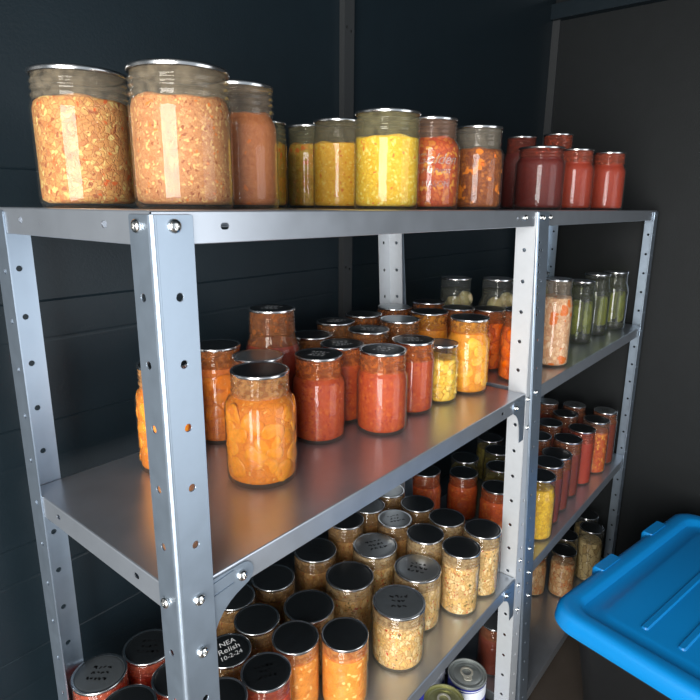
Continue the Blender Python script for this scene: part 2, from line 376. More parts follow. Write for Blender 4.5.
def shelf(parent, x0, x1, y0, y1, z, slots_f=(), slots_l=(), fh=0.026):
    """folded tray: top sheet with rounded folds and flanges on all four sides"""
    b = MB(); r = .0016
    pf = [(.012, -fh), (0.0004, -fh), (0, -fh + .0005)]
    loops = [(.012, -fh + .0009), (.012, -fh), (.0006, -fh), (0, -fh + .0006), (0, -r), (r * .3, -r * .3), (r, 0), (.02, 0)]
    V = []
    for ins, dz in loops:
        V += [(x0 + ins, y0 + ins, z + dz), (x1 - ins, y0 + ins, z + dz), (x1 - ins, y1 - ins, z + dz), (x0 + ins, y1 - ins, z + dz)]
    Fc = []
    sides = range(4)
    for i in range(len(loops) - 1):
        for k in sides:
            if i == 3 and ((k == 0 and slots_f) or (k == 3 and slots_l)): continue
            k2 = (k + 1) % 4; Fc.append((i * 4 + k, i * 4 + k2, (i + 1) * 4 + k2, (i + 1) * 4 + k))
    e = (len(loops) - 1) * 4; Fc.append((e, e + 1, e + 2, e + 3))
    b.add(V, Fc)
    if slots_f:
        b.plate([(x0, z - fh + .0006), (x1, z - fh + .0006), (x1, z - r), (x0, z - r)], [slot(u, z - .0127, .0016, .0028) for u in slots_f], .0009, lambda u, v, w_: (u, y0 + w_, v))
    if slots_l:
        b.plate([(y0, z - fh + .0006), (y1, z - fh + .0006), (y1, z - r), (y0, z - r)], [slot(u, z - .0118, .0016, .0028) for u in slots_l], .0009, lambda u, v, w_: (x0 + w_, u, v))
    # underside sheet
    b.add([(x0 + .002, y0 + .002, z - .0012), (x1 - .002, y0 + .002, z - .0012), (x1 - .002, y1 - .002, z - .0012), (x0 + .002, y1 - .002, z - .0012)], [(0, 3, 2, 1)])
    return b.build('shelf', SHEET, parent)

BOLT_V, BOLT_F = lathe([(.0052, 0), (.0054, .0008), (.0050, .0021), (.0040, .0031), (.0026, .0036), (.0021, .0037), (.0017, .0024), (.0008, .0022)], 18)
bolt_me = None
def bolt(parent, p, n, s=1.0):
    global bolt_me
    if bolt_me is None:
        o = link_mesh('bolt', BOLT_V, BOLT_F, BOLTM, None, True, auto=50); bolt_me = o.data
    else:
        o = bpy.data.objects.new('bolt', bolt_me); COL.objects.link(o)
    o.parent = parent; o.location = p; o.scale = (s, s, s)
    o.rotation_euler = Vector(n).to_track_quat('Z', 'Y').to_euler()
    return o

GUS = [(.002, -.003), (.066, -.003)] + [(.069 + .0135 * math.cos(a), -.0157 + .0127 * math.sin(a)) for a in [PI / 2 - .25 - (PI - .5) * k / 8 for k in range(9)]] + \
      [(.062, -.0315), (.054, -.0355), (.046, -.0415), (.039, -.050), (.034, -.060), (.0315, -.075), (.0315, -.09), (.002, -.09)]
def gusset(parent, fn, bolt_n, bolts):
    b = MB().plate(GUS, [circ(.0679, -.0157, .002, 8)], .001, fn)
    for v0, v1 in ((-.0075, -.0100), (-.0205, -.0235)):
        b.plate([(.030, v1 - .001), (.056, v1 + .003), (.058, v0 + .0025), (.030, v0)], [], .0012, lambda u, v, w_: fn(u, v, w_ + .0008))
    o = b.build('gusset_plate', STEEL, parent)
    md = o.modifiers.new('soft_edges', 'BEVEL'); md.width = .0004; md.segments = 1; md.limit_method = 'ANGLE'
    bolt(parent, fn(.0679, -.0157, .001), bolt_n)

def xa(z): return 0.699 - .0745 * z
def xb(z): return 0.703 - .1192 * z
def xe(z): return 1.53 - .10 * z * 0.3
unit_a = thing('shelving_unit', (0, 0, 0), 'galvanised steel bolt-together shelving unit nearest the camera, with the large perforated corner post', 'shelving')
unit_b = thing('shelving_unit', (0, 0, 0), 'second steel shelving unit at the right end, darker, behind the blue lidded tote', 'shelving')
unit_b.name = 'shelving_unit.001'
Z0 = lambda z: 0.0
zs = hole_zs(ZTOP, ZBOT)
fpost_bolts = [zs[0]] if zs else []
post(unit_a, Z0, 1, .0345, -.0015, fold=-T)
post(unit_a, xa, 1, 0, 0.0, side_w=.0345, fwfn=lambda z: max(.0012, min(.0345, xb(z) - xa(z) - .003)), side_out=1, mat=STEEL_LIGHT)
post(unit_a, Z0, 1, .0345, D + .0017, ydir=-1)
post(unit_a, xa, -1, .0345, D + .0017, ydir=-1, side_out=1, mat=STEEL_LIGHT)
for z, kw in ((0, dict(slots_f=(.0667, .632), slots_l=(.0673, .228))), (ZM, dict(slots_f=(.632,), slots_l=(.0681, .228))), (ZL, {}), (ZB, {})):
    shelf(unit_a, 0.0002, xa(z) - .0012, 0, D, z, **kw)
post(unit_b, xb, 1, .0445, -.0026, side_w=.0345, slots=True, side_out=1, fold=0.0)
post(unit_b, xe, -1, .0345, -.0015, side_out=1)
post(unit_b, xb, 1, .0345, D + .0017, ydir=-1, side_out=1)
post(unit_b, xe, -1, .0345, D + .0017, ydir=-1, side_out=1)
for z in (0, ZM, ZLB, ZB):
    shelf(unit_b, xb(z) + .0032, xe(z) - .0012, 0, D, z)
# bolts and gussets, near unit
YF = -.003
bolt(unit_a, (.0175, YF, -.0117), (0, -1, 0)); bolt(unit_a, (-.0015, .0160, -.0117), (-1, 0, 0))
for z in (-.3325, -.3871): bolt(unit_a, (.0184, YF, z), (0, -1, 0))
bolt(unit_a, (-.0015, .0170, -.3335), (-1, 0, 0))
for z in (-.7318, -.785): bolt(unit_a, (.0184, YF, z), (0, -1, 0))
for zsf in (ZM, ZL):
    gusset(unit_a, lambda u, v, w_, zz=zsf: (u, -.0002 - w_, zz + v), (0, -1, 0), [])
    gusset(unit_a, lambda u, v, w_, zz=zsf: (xa(zz + v) - .0015 - u * .62, -.0002 - w_, zz + v), (0, -1, 0), [])
bolt(unit_a, (.658, 0, -.0115), (0, -1, 0), .9)
for x, z in ((.729, -.332), (.739, -.389), (.764, -.680), (.766, -.738), (.7725, -.799)):
    bolt(unit_a, (max(x, xa(z) + .006), -.0015, z), (0, -1, 0), .85)
for x, z in ((.7125, -.0115), (.722, -.0125), (.758, -.325), (.804, -.672), (.812, -.732), (.822, -.793)):
    bolt(unit_b, (x, -.0041, z), (0, -1, 0), .85)
bolt(unit_b, (.762, 0, -.0115), (0, -1, 0), .85)

# ------------------------------------------------------------------ jars
def jar_profile(kind, r, h, rl):
    """outer wall from the heel up to the mouth"""
    rn = rl * .955
    th = [(rn, 0), (rn * 1.035, .0012), (rn * 1.035, .0026), (rn, .0038)]
    base = [(r * .55, .0028), (r * .78, .0012), (r * .86, 0), (r * .94, .0010), (r * .985, .0045), (r, .011)]
    if kind == 'straight':
        z1 = h - .030
        body = [(r * .996, z1 * .5), (r, z1 - .006), (r * .995, z1), (max(rn, r * .955), z1 + .005)]
        nz = z1 + .006
    elif kind == 'shoulder':
        z1 = h * .66
        k = h - .026
        body = [(r, z1 * .5), (r, z1), (r * .985, z1 + (k - z1) * .25), (r * .94, z1 + (k - z1) * .5), (r * .865 if r * .865 > rn else rn * 1.02, z1 + (k - z1) * .75), (rn * 1.01, k - .003)]
        nz = k
    else:  # round shoulder, big
        z1 = h * .58; k = h - .036
        body = [(r, z1 * .5), (r, z1), (r * .97, z1 + (k - z1) * .3), (r * .90, z1 + (k - z1) * .55), (r * .80, z1 + (k - z1) * .8), (rn * 1.01, k - .002)]
        nz = k
    top = h - .0024
    neck = [(rn, nz), (rn * 1.045, nz + .0016), (rn * 1.045, nz + .0034), (rn, nz + .005)]
    zz = nz + .007
    while zz + .005 < top - .001:
        neck += [(a, zz + d) for a, d in th]; zz += .0052
    neck += [(rn, top - .0004), (rn * .97, top)]
    return base + body + neck

def interp(prof, z):
    best = prof[-1][0]
    for (r0, z0), (r1, z1) in zip(prof, prof[1:]):
        if z0 <= z <= z1 and z1 > z0: return r0 + (r1 - r0) * (z - z0) / (z1 - z0)
    return best

PANEL = {'black': LIDBLACK, 'grey': LIDGREY, 'tin': LIDTIN}
slice_me = {}
def chunk_mesh(kind):
    if kind in slice_me: return slice_me[kind]
    rnd = random.Random(kind)
    bm = bmesh.new()
    if kind in ('amberslice', 'darkslice', 'peachslice', 'carrotslice'):
        # thick crescent or round slice with soft edge, flat in XZ
        R_, t = (.0148, .0026) if kind != 'carrotslice' else (.0150, .0035)
        bmesh.ops.create_uvsphere(bm, u_segments=16, v_segments=10, radius=1)
        for v in bm.verts:
            x, y, z = v.co
            s = 1 + .10 * math.sin(3 * math.atan2(z, x) + 1)
            v.co = Vector((x * R_ * s, y * t, z * R_ * s * (1 if kind == 'carrotslice' else .92)))
            if kind != 'carrotslice' and v.co.x > 0: v.co.x *= .78
            v.co.y *= 1 - .55 * math.exp(-((x * x + z * z) / .20))
            v.co.y -= v.co.x ** 2 / .078
    elif kind in ('lemondice', 'carrotdice'):
        bmesh.ops.create_cube(bm, size=.012 if kind == 'lemondice' else .010)
        bmesh.ops.bevel(bm, geom=bm.edges[:], offset=.0022, segments=2, affect='EDGES')
        for v in bm.verts: v.co += Vector((rnd.uniform(-1, 1), rnd.uniform(-1, 1), rnd.uniform(-1, 1))) * .0009
    elif kind == 'bulb':
        bmesh.ops.create_uvsphere(bm, u_segments=16, v_segments=12, radius=.0165)
        for v in bm.verts:
            v.co.z *= 1.15; q = v.co.z / .019
            if q > .55: v.co.x *= 1 - (q - .55) * 1.3; v.co.y *= 1 - (q - .55) * 1.3
    else:
        bmesh.ops.create_uvsphere(bm, u_segments=12, v_segments=12, radius=1)
        for v in bm.verts: v.co = Vector((v.co.x * .0095, v.co.y * .007, max(-.9, min(.9, v.co.z * 1.1)) * .042))
    me = bpy.data.meshes.new(kind); bm.to_mesh(me); bm.free()
    for p in me.polygons: p.use_smooth = True
    me.materials.append(SLICE[kind]); slice_me[kind] = me
    return me

PARTN = dict(amberslice='fruit_slice', darkslice='fruit_slice', peachslice='fruit_slice', carrotslice='carrot_slice', lemondice='fruit_chunk', carrotdice='carrot_dice', bulb='bulb', spear='pickle_spear')
def add_chunks(cont, kind, n, r, z0, z1, seed):
    rnd = random.Random(seed)
    me = chunk_mesh(kind)
    for i in range(n):
        o = bpy.data.objects.new(PARTN[kind], me); COL.objects.link(o); o.parent = cont
        a = 2.399963 * i + rnd.uniform(-.2, .2); z = z0 + (z1 - z0) * ((i + .5) / n)
        if kind == 'bulb':
            rr = r - .0175 if i % 3 else .004
            o.location = (rr * math.cos(a), rr * math.sin(a), z); o.rotation_euler = (rnd.uniform(-1, 1), rnd.uniform(-1, 1), rnd.uniform(0, 6))
        elif kind == 'spear':
            o.location = ((r - .009) * math.cos(a), (r - .009) * math.sin(a), (z0 + z1) / 2 + rnd.uniform(-.004, .004)); o.rotation_euler = (rnd.uniform(-.08, .08), rnd.uniform(-.08, .08), a + PI / 2)
        elif kind in ('lemondice', 'carrotdice'):
            rr = r - .0044
            o.location = (rr * math.cos(a), rr * math.sin(a), z); o.rotation_euler = (rnd.uniform(-.3, .3), rnd.uniform(-.3, .3), a + rnd.uniform(-.2, .2))
        else:
            rr = r - .0010
            o.location = (rr * math.cos(a), rr * math.sin(a), z); o.rotation_euler = Matrix.Rotation(a - PI / 2, 3, 'Z').to_euler()
            q = Matrix.Rotation(a - PI / 2, 3, 'Z') @ Matrix.Rotation(rnd.uniform(0, 6.28), 3, 'Y')
            o.rotation_euler = q.to_euler()
            s = rnd.uniform(.8, 1.15); o.scale = (s, 1, s)

def scribble(lid, z, r, mat, seed, lines=3, name='handwriting', rot=0.0):
    """loose pen strokes of handwriting too small to read"""
    rnd = random.Random(seed); V = []; Fc = []
    wdt = r * .038
    for ln in range(lines):
        y = r * (.34 - .34 * ln); L_ = r * rnd.uniform(.75, 1.0) * (1 if ln != 1 else .8)
        x = -L_ / 2
        while x < L_ / 2:
            wl = rnd.uniform(.10, .22) * r; pts = []
            k = rnd.randint(4, 7)
            for i in range(k):
                pts.append((x + wl * i / (k - 1) * .8, y + rnd.uniform(-.10, .10) * r))
            for (xa_, ya), (xb_, yb) in zip(pts, pts[1:]):
                d = Vector((xb_ - xa_, yb - ya)); 
                if d.length < 1e-6: continue
                nn = Vector((-d.y, d.x)).normalized() * wdt
                b0 = len(V)
                V += [(xa_ + nn.x, ya + nn.y, z), (xa_ - nn.x, ya - nn.y, z), (xb_ - nn.x, yb - nn.y, z), (xb_ + nn.x, yb + nn.y, z)]
                Fc.append((b0, b0 + 1, b0 + 2, b0 + 3))
            x += wl + r * .07
    c, s = math.cos(rot), math.sin(rot)
    V = [(a * c - b_ * s, a * s + b_ * c, q) for a, b_, q in V]
    return link_mesh(name, V, Fc, mat, lid, False)

def text_mesh(name, body, size, mat, parent, mtx, align='CENTER', shear=0.0, extrude=0.0):
    cu = bpy.data.curves.new(name + '_font', 'FONT'); cu.body = body; cu.size = size; cu.align_x = align; cu.align_y = 'CENTER'; cu.shear = shear; cu.extrude = extrude
    cu.resolution_u = 3
    tmp = bpy.data.objects.new('tmp', cu); COL.objects.link(tmp)
    dg = bpy.context.evaluated_depsgraph_get(); dg.update()
    me = bpy.data.meshes.new_from_object(tmp.evaluated_get(dg)); bpy.data.objects.remove(tmp, do_unlink=True)
    me.materials.clear(); me.materials.append(mat); me.name = name
    o = bpy.data.objects.new(name, me); COL.objects.link(o)
    if parent: o.parent = parent
    if callable(mtx):
        for v in me.vertices: v.co = mtx(v.co)
    else: o.matrix_local = mtx
    return o

FILM = dict(tomato=(214, 112, 44), amber=(226, 164, 100), amberdk=(186, 104, 36), peach=(226, 150, 50), brownjar=(170, 104, 44), crimson=(170, 96, 40), brownred=(160, 90, 50), relish=(206, 176, 130), brownrelish=(170, 130, 80),
            orangered=(190, 96, 44), red=(196, 90, 56), orangesauce=(232, 160, 90), stew=(201, 180, 150), stew2=(201, 180, 150), pinkstew=(191, 165, 140), golden=(191, 175, 135), yellow=(196, 182, 130), olive=(191, 178, 130), redveg=(191, 140, 110), amberveg=(186, 170, 150), dkred=(156, 60, 40), redsauce=(186, 80, 50), kimchi=(190, 170, 150), carrot=(190, 100, 40))
film_cache = {}
FAINT = {'stew', 'stew2', 'pinkstew', 'golden', 'yellow', 'olive', 'redveg', 'amberveg', 'kimchi'}
def film_mat(c, faint=False):
    c = tuple(c)
    if (c, faint) in film_cache: return film_cache[(c, faint)]
    mt, nt, out = newmat('residue_%d_%d_%d' % c); L = nt.links
    tc = N(nt, 'ShaderNodeTexCoord'); nz = N(nt, 'ShaderNodeTexNoise'); nz.inputs['Scale'].default_value = 130; nz.inputs['Detail'].default_value = 5
    L.new(tc.outputs['Object'], nz.inputs[0])
    mr = N(nt, 'ShaderNodeMapRange'); mr.inputs[1].default_value = .3; mr.inputs[2].default_value = .7; mr.inputs[3].default_value = .05 if faint else .10; mr.inputs[4].default_value = .22 if faint else .62; L.new(nz.outputs[0], mr.inputs[0])
    tr = N(nt, 'ShaderNodeBsdfTransparent'); tr.inputs[0].default_value = tuple((.8 if faint else .45) + (.2 if faint else .55) * v for v in lin(c)[:3]) + (1,)
    df = N(nt, 'ShaderNodeBsdfDiffuse'); df.inputs[0].default_value = lin(c)
    ms = N(nt, 'ShaderNodeMixShader'); L.new(mr.outputs[0], ms.inputs[0]); L.new(tr.outputs[0], ms.inputs[1]); L.new(df.outputs[0], ms.inputs[2]); L.new(ms.outputs[0], out.inputs[0])
    film_cache[(c, faint)] = mt
    return mt

def jar(key, x, y, zs, h, r, kind, lidr, panel, cont, fill, label, group, write=None, chunk=None, wrot=-.69, name='mason_jar', seed=0):
    """glass body, contents, flat tin lid; write = ('w' or 'b', seed)"""
    if isinstance(lidr, float): rl = lidr
    t = thing(name, (x, y, zs), label, 'jar', group, rz=(hash(key) % 7) * 0 + wrot * 0)
    prof = jar_profile(kind, r, h, rl)
    V, Fc = lathe(prof, 44, cap_hi=False)
    link_mesh('glass_body', V, Fc, GLASS, t, True)
    # contents
    zf = h * fill; ins = .0022
    cp = [(max(.002, interp(prof, z) - ins if z > .012 else interp(prof, max(z - .0025, 0)) - ins), z) for z in
          [.0045, .007, .0115] + [.0115 + (zf - .0135) * k / 14 for k in range(1, 15)] + [zf - .001]]
    cp = [(r * .60, .0040), (r * .82, .0042)] + cp[1:]
    cp += [(cp[-1][0] * .93, zf), (cp[-1][0] * .5, zf + .0006)]
    V, Fc = lathe(cp, 36)
    rnd = random.Random(key)
    ph = rnd.uniform(0, 6)
    V = [(vx, vy, vz + (.0011 * math.sin(3 * math.atan2(vy, vx) + ph) + .0008 * math.sin(7 * math.atan2(vy, vx) + 2 * ph)) * max(0, min(1, (vz - zf * .8) / (zf * .2)))) for vx, vy, vz in V]
    cm = F.get(cont) or {'brine': BRINE, 'greenbrine': GREENBRINE}[cont]
    c = link_mesh('contents', V, Fc, cm, t, True)
    if chunk:
        kindc, nc = chunk
        add_chunks(c, kindc, nc, r - ins, .016, zf - .016 if kindc == 'bulb' else min(zf, h * .74) - .008, key)
    if cont in FILM:
        fp = [(max(.004, interp(prof, z) - .0011), z) for z in [zf - .002 + (h - .004 - zf + .002) * k / 10 for k in range(11)]]
        V, Fc = lathe(fp, 36, cap_lo=False, cap_hi=False)
        link_mesh('residue_film', V, Fc, film_mat(FILM[cont], cont in FAINT), t, True)
    # flat lid with rolled rim
    z0 = h - .0030
    lp = [(rl * .95, z0 + .0002), (rl * .99, z0 - .0008), (rl, z0 + .0004), (rl, z0 + .0020), (rl * .985, z0 + .0030), (rl * .955, z0 + .0031), (rl * .90, z0 + .0022), (rl * .86, z0 + .0020), (rl * .835, z0 + .0026), (rl * .81, z0 + .0027), (rl * .3, z0 + .0028)]
    V, Fc = lathe(lp, 44)
    fm = [0] * len(Fc); seg = 44
    for i, f in enumerate(Fc):
        ring = i // seg
        if ring >= 6 and i < len(Fc) - 2: fm[i] = 1
    fm[-1] = 1
    ld = link_mesh('lid', V, Fc, [LIDRIM, PANEL[panel]], t, True, fmat=fm, auto=60)
    if write:
        col, sd = write
        scribble(ld, h - .0030 + .0030, rl * .8, INKW if col == 'w' else INKB, sd, rot=wrot)
    return t, ld

SH = ZM
TOP, MID, MIDB = 'jars on the top shelves', 'jars on the middle shelf of the near unit', 'jars on the middle shelf of the far unit'
LOW, LOWB, BOT = 'jars on the lower shelf of the near unit', 'jars on the lower shelf of the far unit', 'jars on the bottom shelf of the far unit'
WR = -.875
J = [
 # top shelves
 ('T1', .046, .176, 0, 0.1190, .0440, 'straight', .0430, 'tin', 'stew2', .80, 'large jar of chunky beige vegetable stew at the left end of the top shelf', TOP),
 ('T2', .079, .069, 0, 0.1140, .0430, 'straight', .0425, 'tin', 'stew', .79, 'biggest-looking wide jar of beige stew above the near corner post, topmost front', TOP),
 ('T3', .169, .099, 0, 0.1180, .0385, 'shoulder', .0345, 'tin', 'pinkstew', .775, 'jar of smooth pink-brown stew with orange bits beside the wide beige jar on top', TOP),
 ('T4', .345, .256, 0, 0.1160, .0310, 'straight', .0300, 'tin', 'olive', .76, 'slim jar of yellow-green pickle half hidden behind the pink-brown jar on top', TOP),
 ('T5', .440, .262, 0, 0.1210, .0340, 'shoulder', .0320, 'tin', 'olive', .78, 'embossed jar of yellow-green pickle left of the golden relish jar on top', TOP),
 ('T6', .422, .185, 0, 0.1205, .0375, 'straight', .0360, 'tin', 'golden', .745, 'straight jar of smooth golden relish with a red speck on the top shelf', TOP),
 ('T7', .395, .080, 0, 0.1190, .0425, 'straight', .0420, 'tin', 'yellow', .745, 'wide jar of bright yellow relish at the middle of the top shelf', TOP),
 ('T8', .491, .073, 0, 0.1215, .0400, 'shoulder', .0345, 'tin', 'redveg', .79, 'jar of orange-red vegetables with embossed script right of the bright yellow relish', TOP),
 ('T9', .601, .059, 0, 0.1210, .0390, 'shoulder', .0350, 'tin', 'amberveg', .735, 'jar of dark amber vegetables with carrot dice on the top shelf', TOP),
 ('T10', 1.085, .205, 0, 0.1600, .0380, 'shoulder', .0330, 'tin', 'dkred', .78, 'tall dark red jar behind the squat dark red jar on top', TOP),
 ('T11', .906, .083, 0, 0.1170, .0470, 'straight', .0430, 'tin', 'dkred', .85, 'squat wide jar of dark red preserve above the joint of the two units', TOP),
 ('T12', 1.144, .143, 0, 0.1670, .0380, 'shoulder', .0330, 'tin', 'redsauce', .80, 'tall red-orange jar whose lid stands out above the small sauce jars on top', TOP),
 ('T13', 1.053, .067, 0, 0.1235, .0400, 'shoulder', .0350, 'tin', 'redsauce', .80, 'jar of red-orange sauce just right of the squat dark red jar on top', TOP),
 ('T14', 1.192, .040, 0, 0.1260, .0390, 'shoulder', .0345, 'tin', 'redsauce', .80, 'rightmost jar of red-orange sauce on the top shelf', TOP),
 # middle shelf, near unit
 ('M1', .143, .228, SH, 0.1363, .0370, 'shoulder', .0320, 'black', 'amber', .80, 'jar of orange fruit slices partly hidden behind the near corner post', MID),
 ('M2', .245, .256, SH, 0.1363, .0370, 'shoulder', .0330, 'black', 'amberdk', .80, 'black-lidded jar of dark amber fruit just right of the near corner post', MID),
 ('M3', .257, .184, SH, 0.1313, .0350, 'straight', .0340, 'tin', 'brownred', .74, 'jar with a plain tin lid directly behind the front jar of orange slices', MID),
 ('M4', .2005, .1165, SH, 0.1365, .0430, 'shoulder', .0350, 'black', 'amber', .80, 'frontmost round-shouldered jar of orange fruit slices on the middle shelf', MID),
 ('M5', .328, .232, SH, 0.1803, .0430, 'round', .0345, 'black', 'crimson', .72, 'tallest jar, deep red with round shoulders and white handwriting on its lid', MID),
 ('M6', .338, .149, SH, 0.1233, .0385, 'shoulder', .0340, 'black', 'tomato', .77, 'jar of tomato sauce right of the front orange slices, white handwriting on black lid', MID),
 ('M7', .427, .246, SH, 0.1223, .0355, 'straight', .0340, 'black', 'brownjar', .74, 'plain black-lidded jar just right of the tallest deep red jar', MID),
 ('M8', .417, .173, SH, 0.1203, .0355, 'straight', .0340, 'black', 'tomato', .78, 'jar of tomato sauce squeezed behind the two front tomato sauce jars', MID),
 ('M9', .499, .258, SH, 0.1323, .0355, 'straight', .0335, 'black', 'brownjar', .74, 'back row jar with white handwriting on its lid, near the grey wall rib', MID),
 ('M10', .499, .185, SH, 0.1283, .0355, 'straight', .0345, 'black', 'brownjar', .74, 'white-scribbled black lid in the middle of the middle shelf crowd', MID),
 ('M11', .577, .258, SH, 0.1343, .0355, 'straight', .0340, 'black', 'amberdk', .74, 'back row jar with an unmarked black lid left of the pale back post', MID),
 ('M12', .421, .098, SH, 0.1233, .0380, 'shoulder', .0350, 'black', 'tomato', .77, 'jar of tomato sauce at the front edge, centre of the three sauce jars', MID),
 ('M13', .521, .112, SH, 0.1183, .0365, 'straight', .0345, 'black', 'tomato', .76, 'jar of tomato sauce beside the short jar of yellow chunks', MID),
 ('M14', .585, .183, SH, 0.1333, .0355, 'straight', .0350, 'tin', 'brownjar', .72, 'shiny tin-lidded jar second from the pale back post', MID),
 ('M15', .674, .258, SH, 0.1353, .0355, 'straight', .0345, 'tin', 'amberdk', .74, 'shiny tin-lidded jar right in front of the pale back post', MID),
 ('M16', .676, .178, SH, 0.1353, .0355, 'straight', .0345, 'black', 'peach', .78, 'black-lidded jar of yellow fruit behind and left of the front peach jar', MID),
 ('M17', .674, .094, SH, 0.1353, .0385, 'shoulder', .0350, 'black', 'peach', .82, 'round-shouldered jar of yellow peach pieces next to the white middle post', MID),
 ('M18', .594, .104, SH, 0.1013, .0325, 'straight', .0310, 'tin', 'lemon', .76, 'short jar of pale yellow chunks with a tin lid', MID),
 # middle shelf, far unit
 ('M19', .776, .243, SH, 0.1353, .0355, 'straight', .0345, 'black', 'amberdk', .74, 'dark-lidded jar in the back row just right of the pale back post', MIDB),
 ('M20', .772, .172, SH, 0.1313, .0340, 'straight', .0330, 'black', 'amberdk', .74, 'jar whose thin lid shows behind the front peach jar', MIDB),
 ('M21', .834, .136, SH, 0.1253, .0365, 'shoulder', .0340, 'black', 'carrot', .80, 'jar of orange carrot slices right of the front peach jar', MIDB),
 ('M22', .799, .050, SH, 0.1383, .0375, 'shoulder', .0340, 'black', 'carrot', .78, 'jar of orange carrot slices cut in two by the white middle post', MIDB),
 ('M23', .868, .234, SH, 0.1773, .0415, 'round', .0330, 'tin', 'brine', .86, 'left one of the two tall clear jars of pale bulbs', MIDB),
 ('M24', .917, .160, SH, 0.1773, .0415, 'round', .0330, 'tin', 'brine', .86, 'right one of the two tall clear jars of pale bulbs', MIDB),
 ('N1', .952, .045, SH, 0.1833, .0370, 'shoulder', .0310, 'tin', 'kimchi', .80, 'tall jar of pale pink slaw with orange carrot right of the middle posts', MIDB),
 ('N2', 1.205, .075, SH, 0.1533, .0360, 'shoulder', .0310, 'tin', 'greenbrine', .90, 'first jar of green pickles, next to the tall pink slaw jar', MIDB),
 ('N3', 1.325, .075, SH, 0.1603, .0360, 'shoulder', .0310, 'tin', 'greenbrine', .90, 'second jar of green pickles, behind the first one', MIDB),
 ('N4', 1.435, .060, SH, 0.1583, .0360, 'shoulder', .0310, 'tin', 'greenbrine', .90, 'last jar of green pickles at the right end of the shelf', MIDB),
 ('N5', 1.150, .170, SH, 0.1713, .0360, 'shoulder', .0320, 'black', 'pickle', .80, 'black-lidded pickle jar in the back, its lid edge over the first green jar', MIDB),
 # lower shelf, near unit
 ('L1', .434, .064, ZL, .102, .0435, 'shoulder', .0430, 'grey', 'relish', .79, 'squat wide jar of pale relish with a grey lid at the front edge', LOW),
 ('L2', .524, .087, ZL, .106, .0420, 'straight', .0415, 'tin', 'relish', .79, 'wide pale relish jar with scrawled tin lid, second along the front edge', LOW),
 ('L3', .605, .047, ZL, .124, .0355, 'straight', .0350, 'black', 'relish', .80, 'slim black-lidded jar of pale relish with a red pepper piece at the front edge', LOW),
 ('L4', .677, .042, ZL, .130, .0355, 'straight', .0350, 'black', 'relish', .80, 'slim black-lidded jar of greenish relish beside the white middle post', LOW),
 ('L5', .596, .118, ZL, .127, .0355, 'straight', .0350, 'black', 'relish', .78, 'black-lidded relish jar in the second row, left behind the pepper relish jar', LOW),
 ('L6', .669, .115, ZL, .129, .0355, 'straight', .0350, 'black', 'relish', .78, 'black-lidded relish jar directly behind the jar by the white post', LOW),
 ('L7', .676, .188, ZL, .130, .0355, 'straight', .0345, 'black', 'brownrelish', .78, 'black-lidded relish jar in the third row in front of the orange-red jars', LOW),
 ('L8', .599, .190, ZL, .129, .0345, 'straight', .0340, 'tin', 'brownrelish', .78, 'smaller tin lid with dark handwriting left of the plain black lids', LOW),
 ('L9', .676, .260, ZL, .136, .0350, 'straight', .0340, 'tin', 'brownrelish', .78, 'tin-lidded relish jar peeping out under the middle shelf edge, farthest back', LOW),
 ('L10', .603, .260, ZL, .132, .0350, 'straight', .0345, 'grey', 'brownrelish', .78, 'grey-lidded relish jar half cut by the middle shelf edge', LOW),
 ('L11', .521, .179, ZL, .114, .0420, 'straight', .0415, 'tin', 'relish', .78, 'wide tin lid with dark handwriting and a red bit below it', LOW),
 ('L12', .430, .164, ZL, .106, .0420, 'straight', .0415, 'black', 'relish', .79, 'wide dark-lidded relish jar behind the squat grey-lidded one', LOW),
 ('L13', .440, .254, ZL, .113, .0400, 'straight', .0390, 'black', 'brownrelish', .79, 'dark-lidded tan relish jar in the back row touching the shelf edge above', LOW),
 ('L14', .531, .258, ZL, .132, .0360, 'straight', .0355, 'black', 'brownrelish', .78, 'dark lid half hidden by the shelf edge, left of the wide scrawled tin lid', LOW),
 ('L15', .338, .256, ZL, .110, .0370, 'straight', .0365, 'black', 'brownrelish', .79, 'dark-lidded tan jar below the bolted gusset plate', LOW),
 ('L16', .328, .163, ZL, .107, .0410, 'straight', .0400, 'black', 'relish', .79, 'wide dark lid behind the two jars of orange fruit sauce', LOW),
 ('L17', .246, .192, ZL, .119, .0345, 'straight', .0340, 'black', 'brownrelish', .79, 'black-lidded tan jar right behind the white-lettered relish lid', LOW),
 ('L18', .257, .122, ZL, .119, .0345, 'straight', .0340, 'black', 'orangesauce', .82, 'left one of the two jars of bright orange fruit sauce', LOW),
 ('L19', .314, .077, ZL, .112, .0355, 'straight', .0352, 'black', 'orangesauce', .80, 'right one of the two jars of bright orange fruit sauce', LOW),
 ('L20', .188, .108, ZL, .118, .0345, 'straight', .0340, 'black', 'red', .80, 'black-lidded red jar in front of the left bright orange jar', LOW),
 ('L21', .179, .176, ZL, .118, .0330, 'straight', .0325, 'black', 'brownrelish', .80, 'black lid with white hand-lettered relish name and date by the corner post', LOW),
 ('L22', .258, .260, ZL, .118, .0340, 'straight', .0335, 'black', 'brownrelish', .80, 'dark-lidded jar tucked under the gusset right beside the corner post', LOW),
 ('L25', .119, .115, ZL, .123, .0340, 'straight', .0335, 'black', 'brownrelish', .80, 'black lid at the bottom right of the corner post, below the white-lettered lid', LOW),
 ('L26', .108, .260, ZL, .124, .0345, 'straight', .0340, 'black', 'red', .82, 'jar of red tomatoes left of the corner post, backmost of that group', LOW),
 ('L27', .038, .260, ZL, .130, .0345, 'straight', .0340, 'grey', 'red', .82, 'jar of red tomatoes with a grey handwritten lid at the far left', LOW),
 ('L28', .107, .190, ZL, .118, .0340, 'straight', .0335, 'black', 'red', .82, 'jar of red tomatoes partly hidden behind the left edge of the corner post', LOW),
 ('L29', .037, .189, ZL, .125, .0345, 'straight', .0340, 'black', 'red', .82, 'lowest red tomato jar at the bottom left corner', LOW),
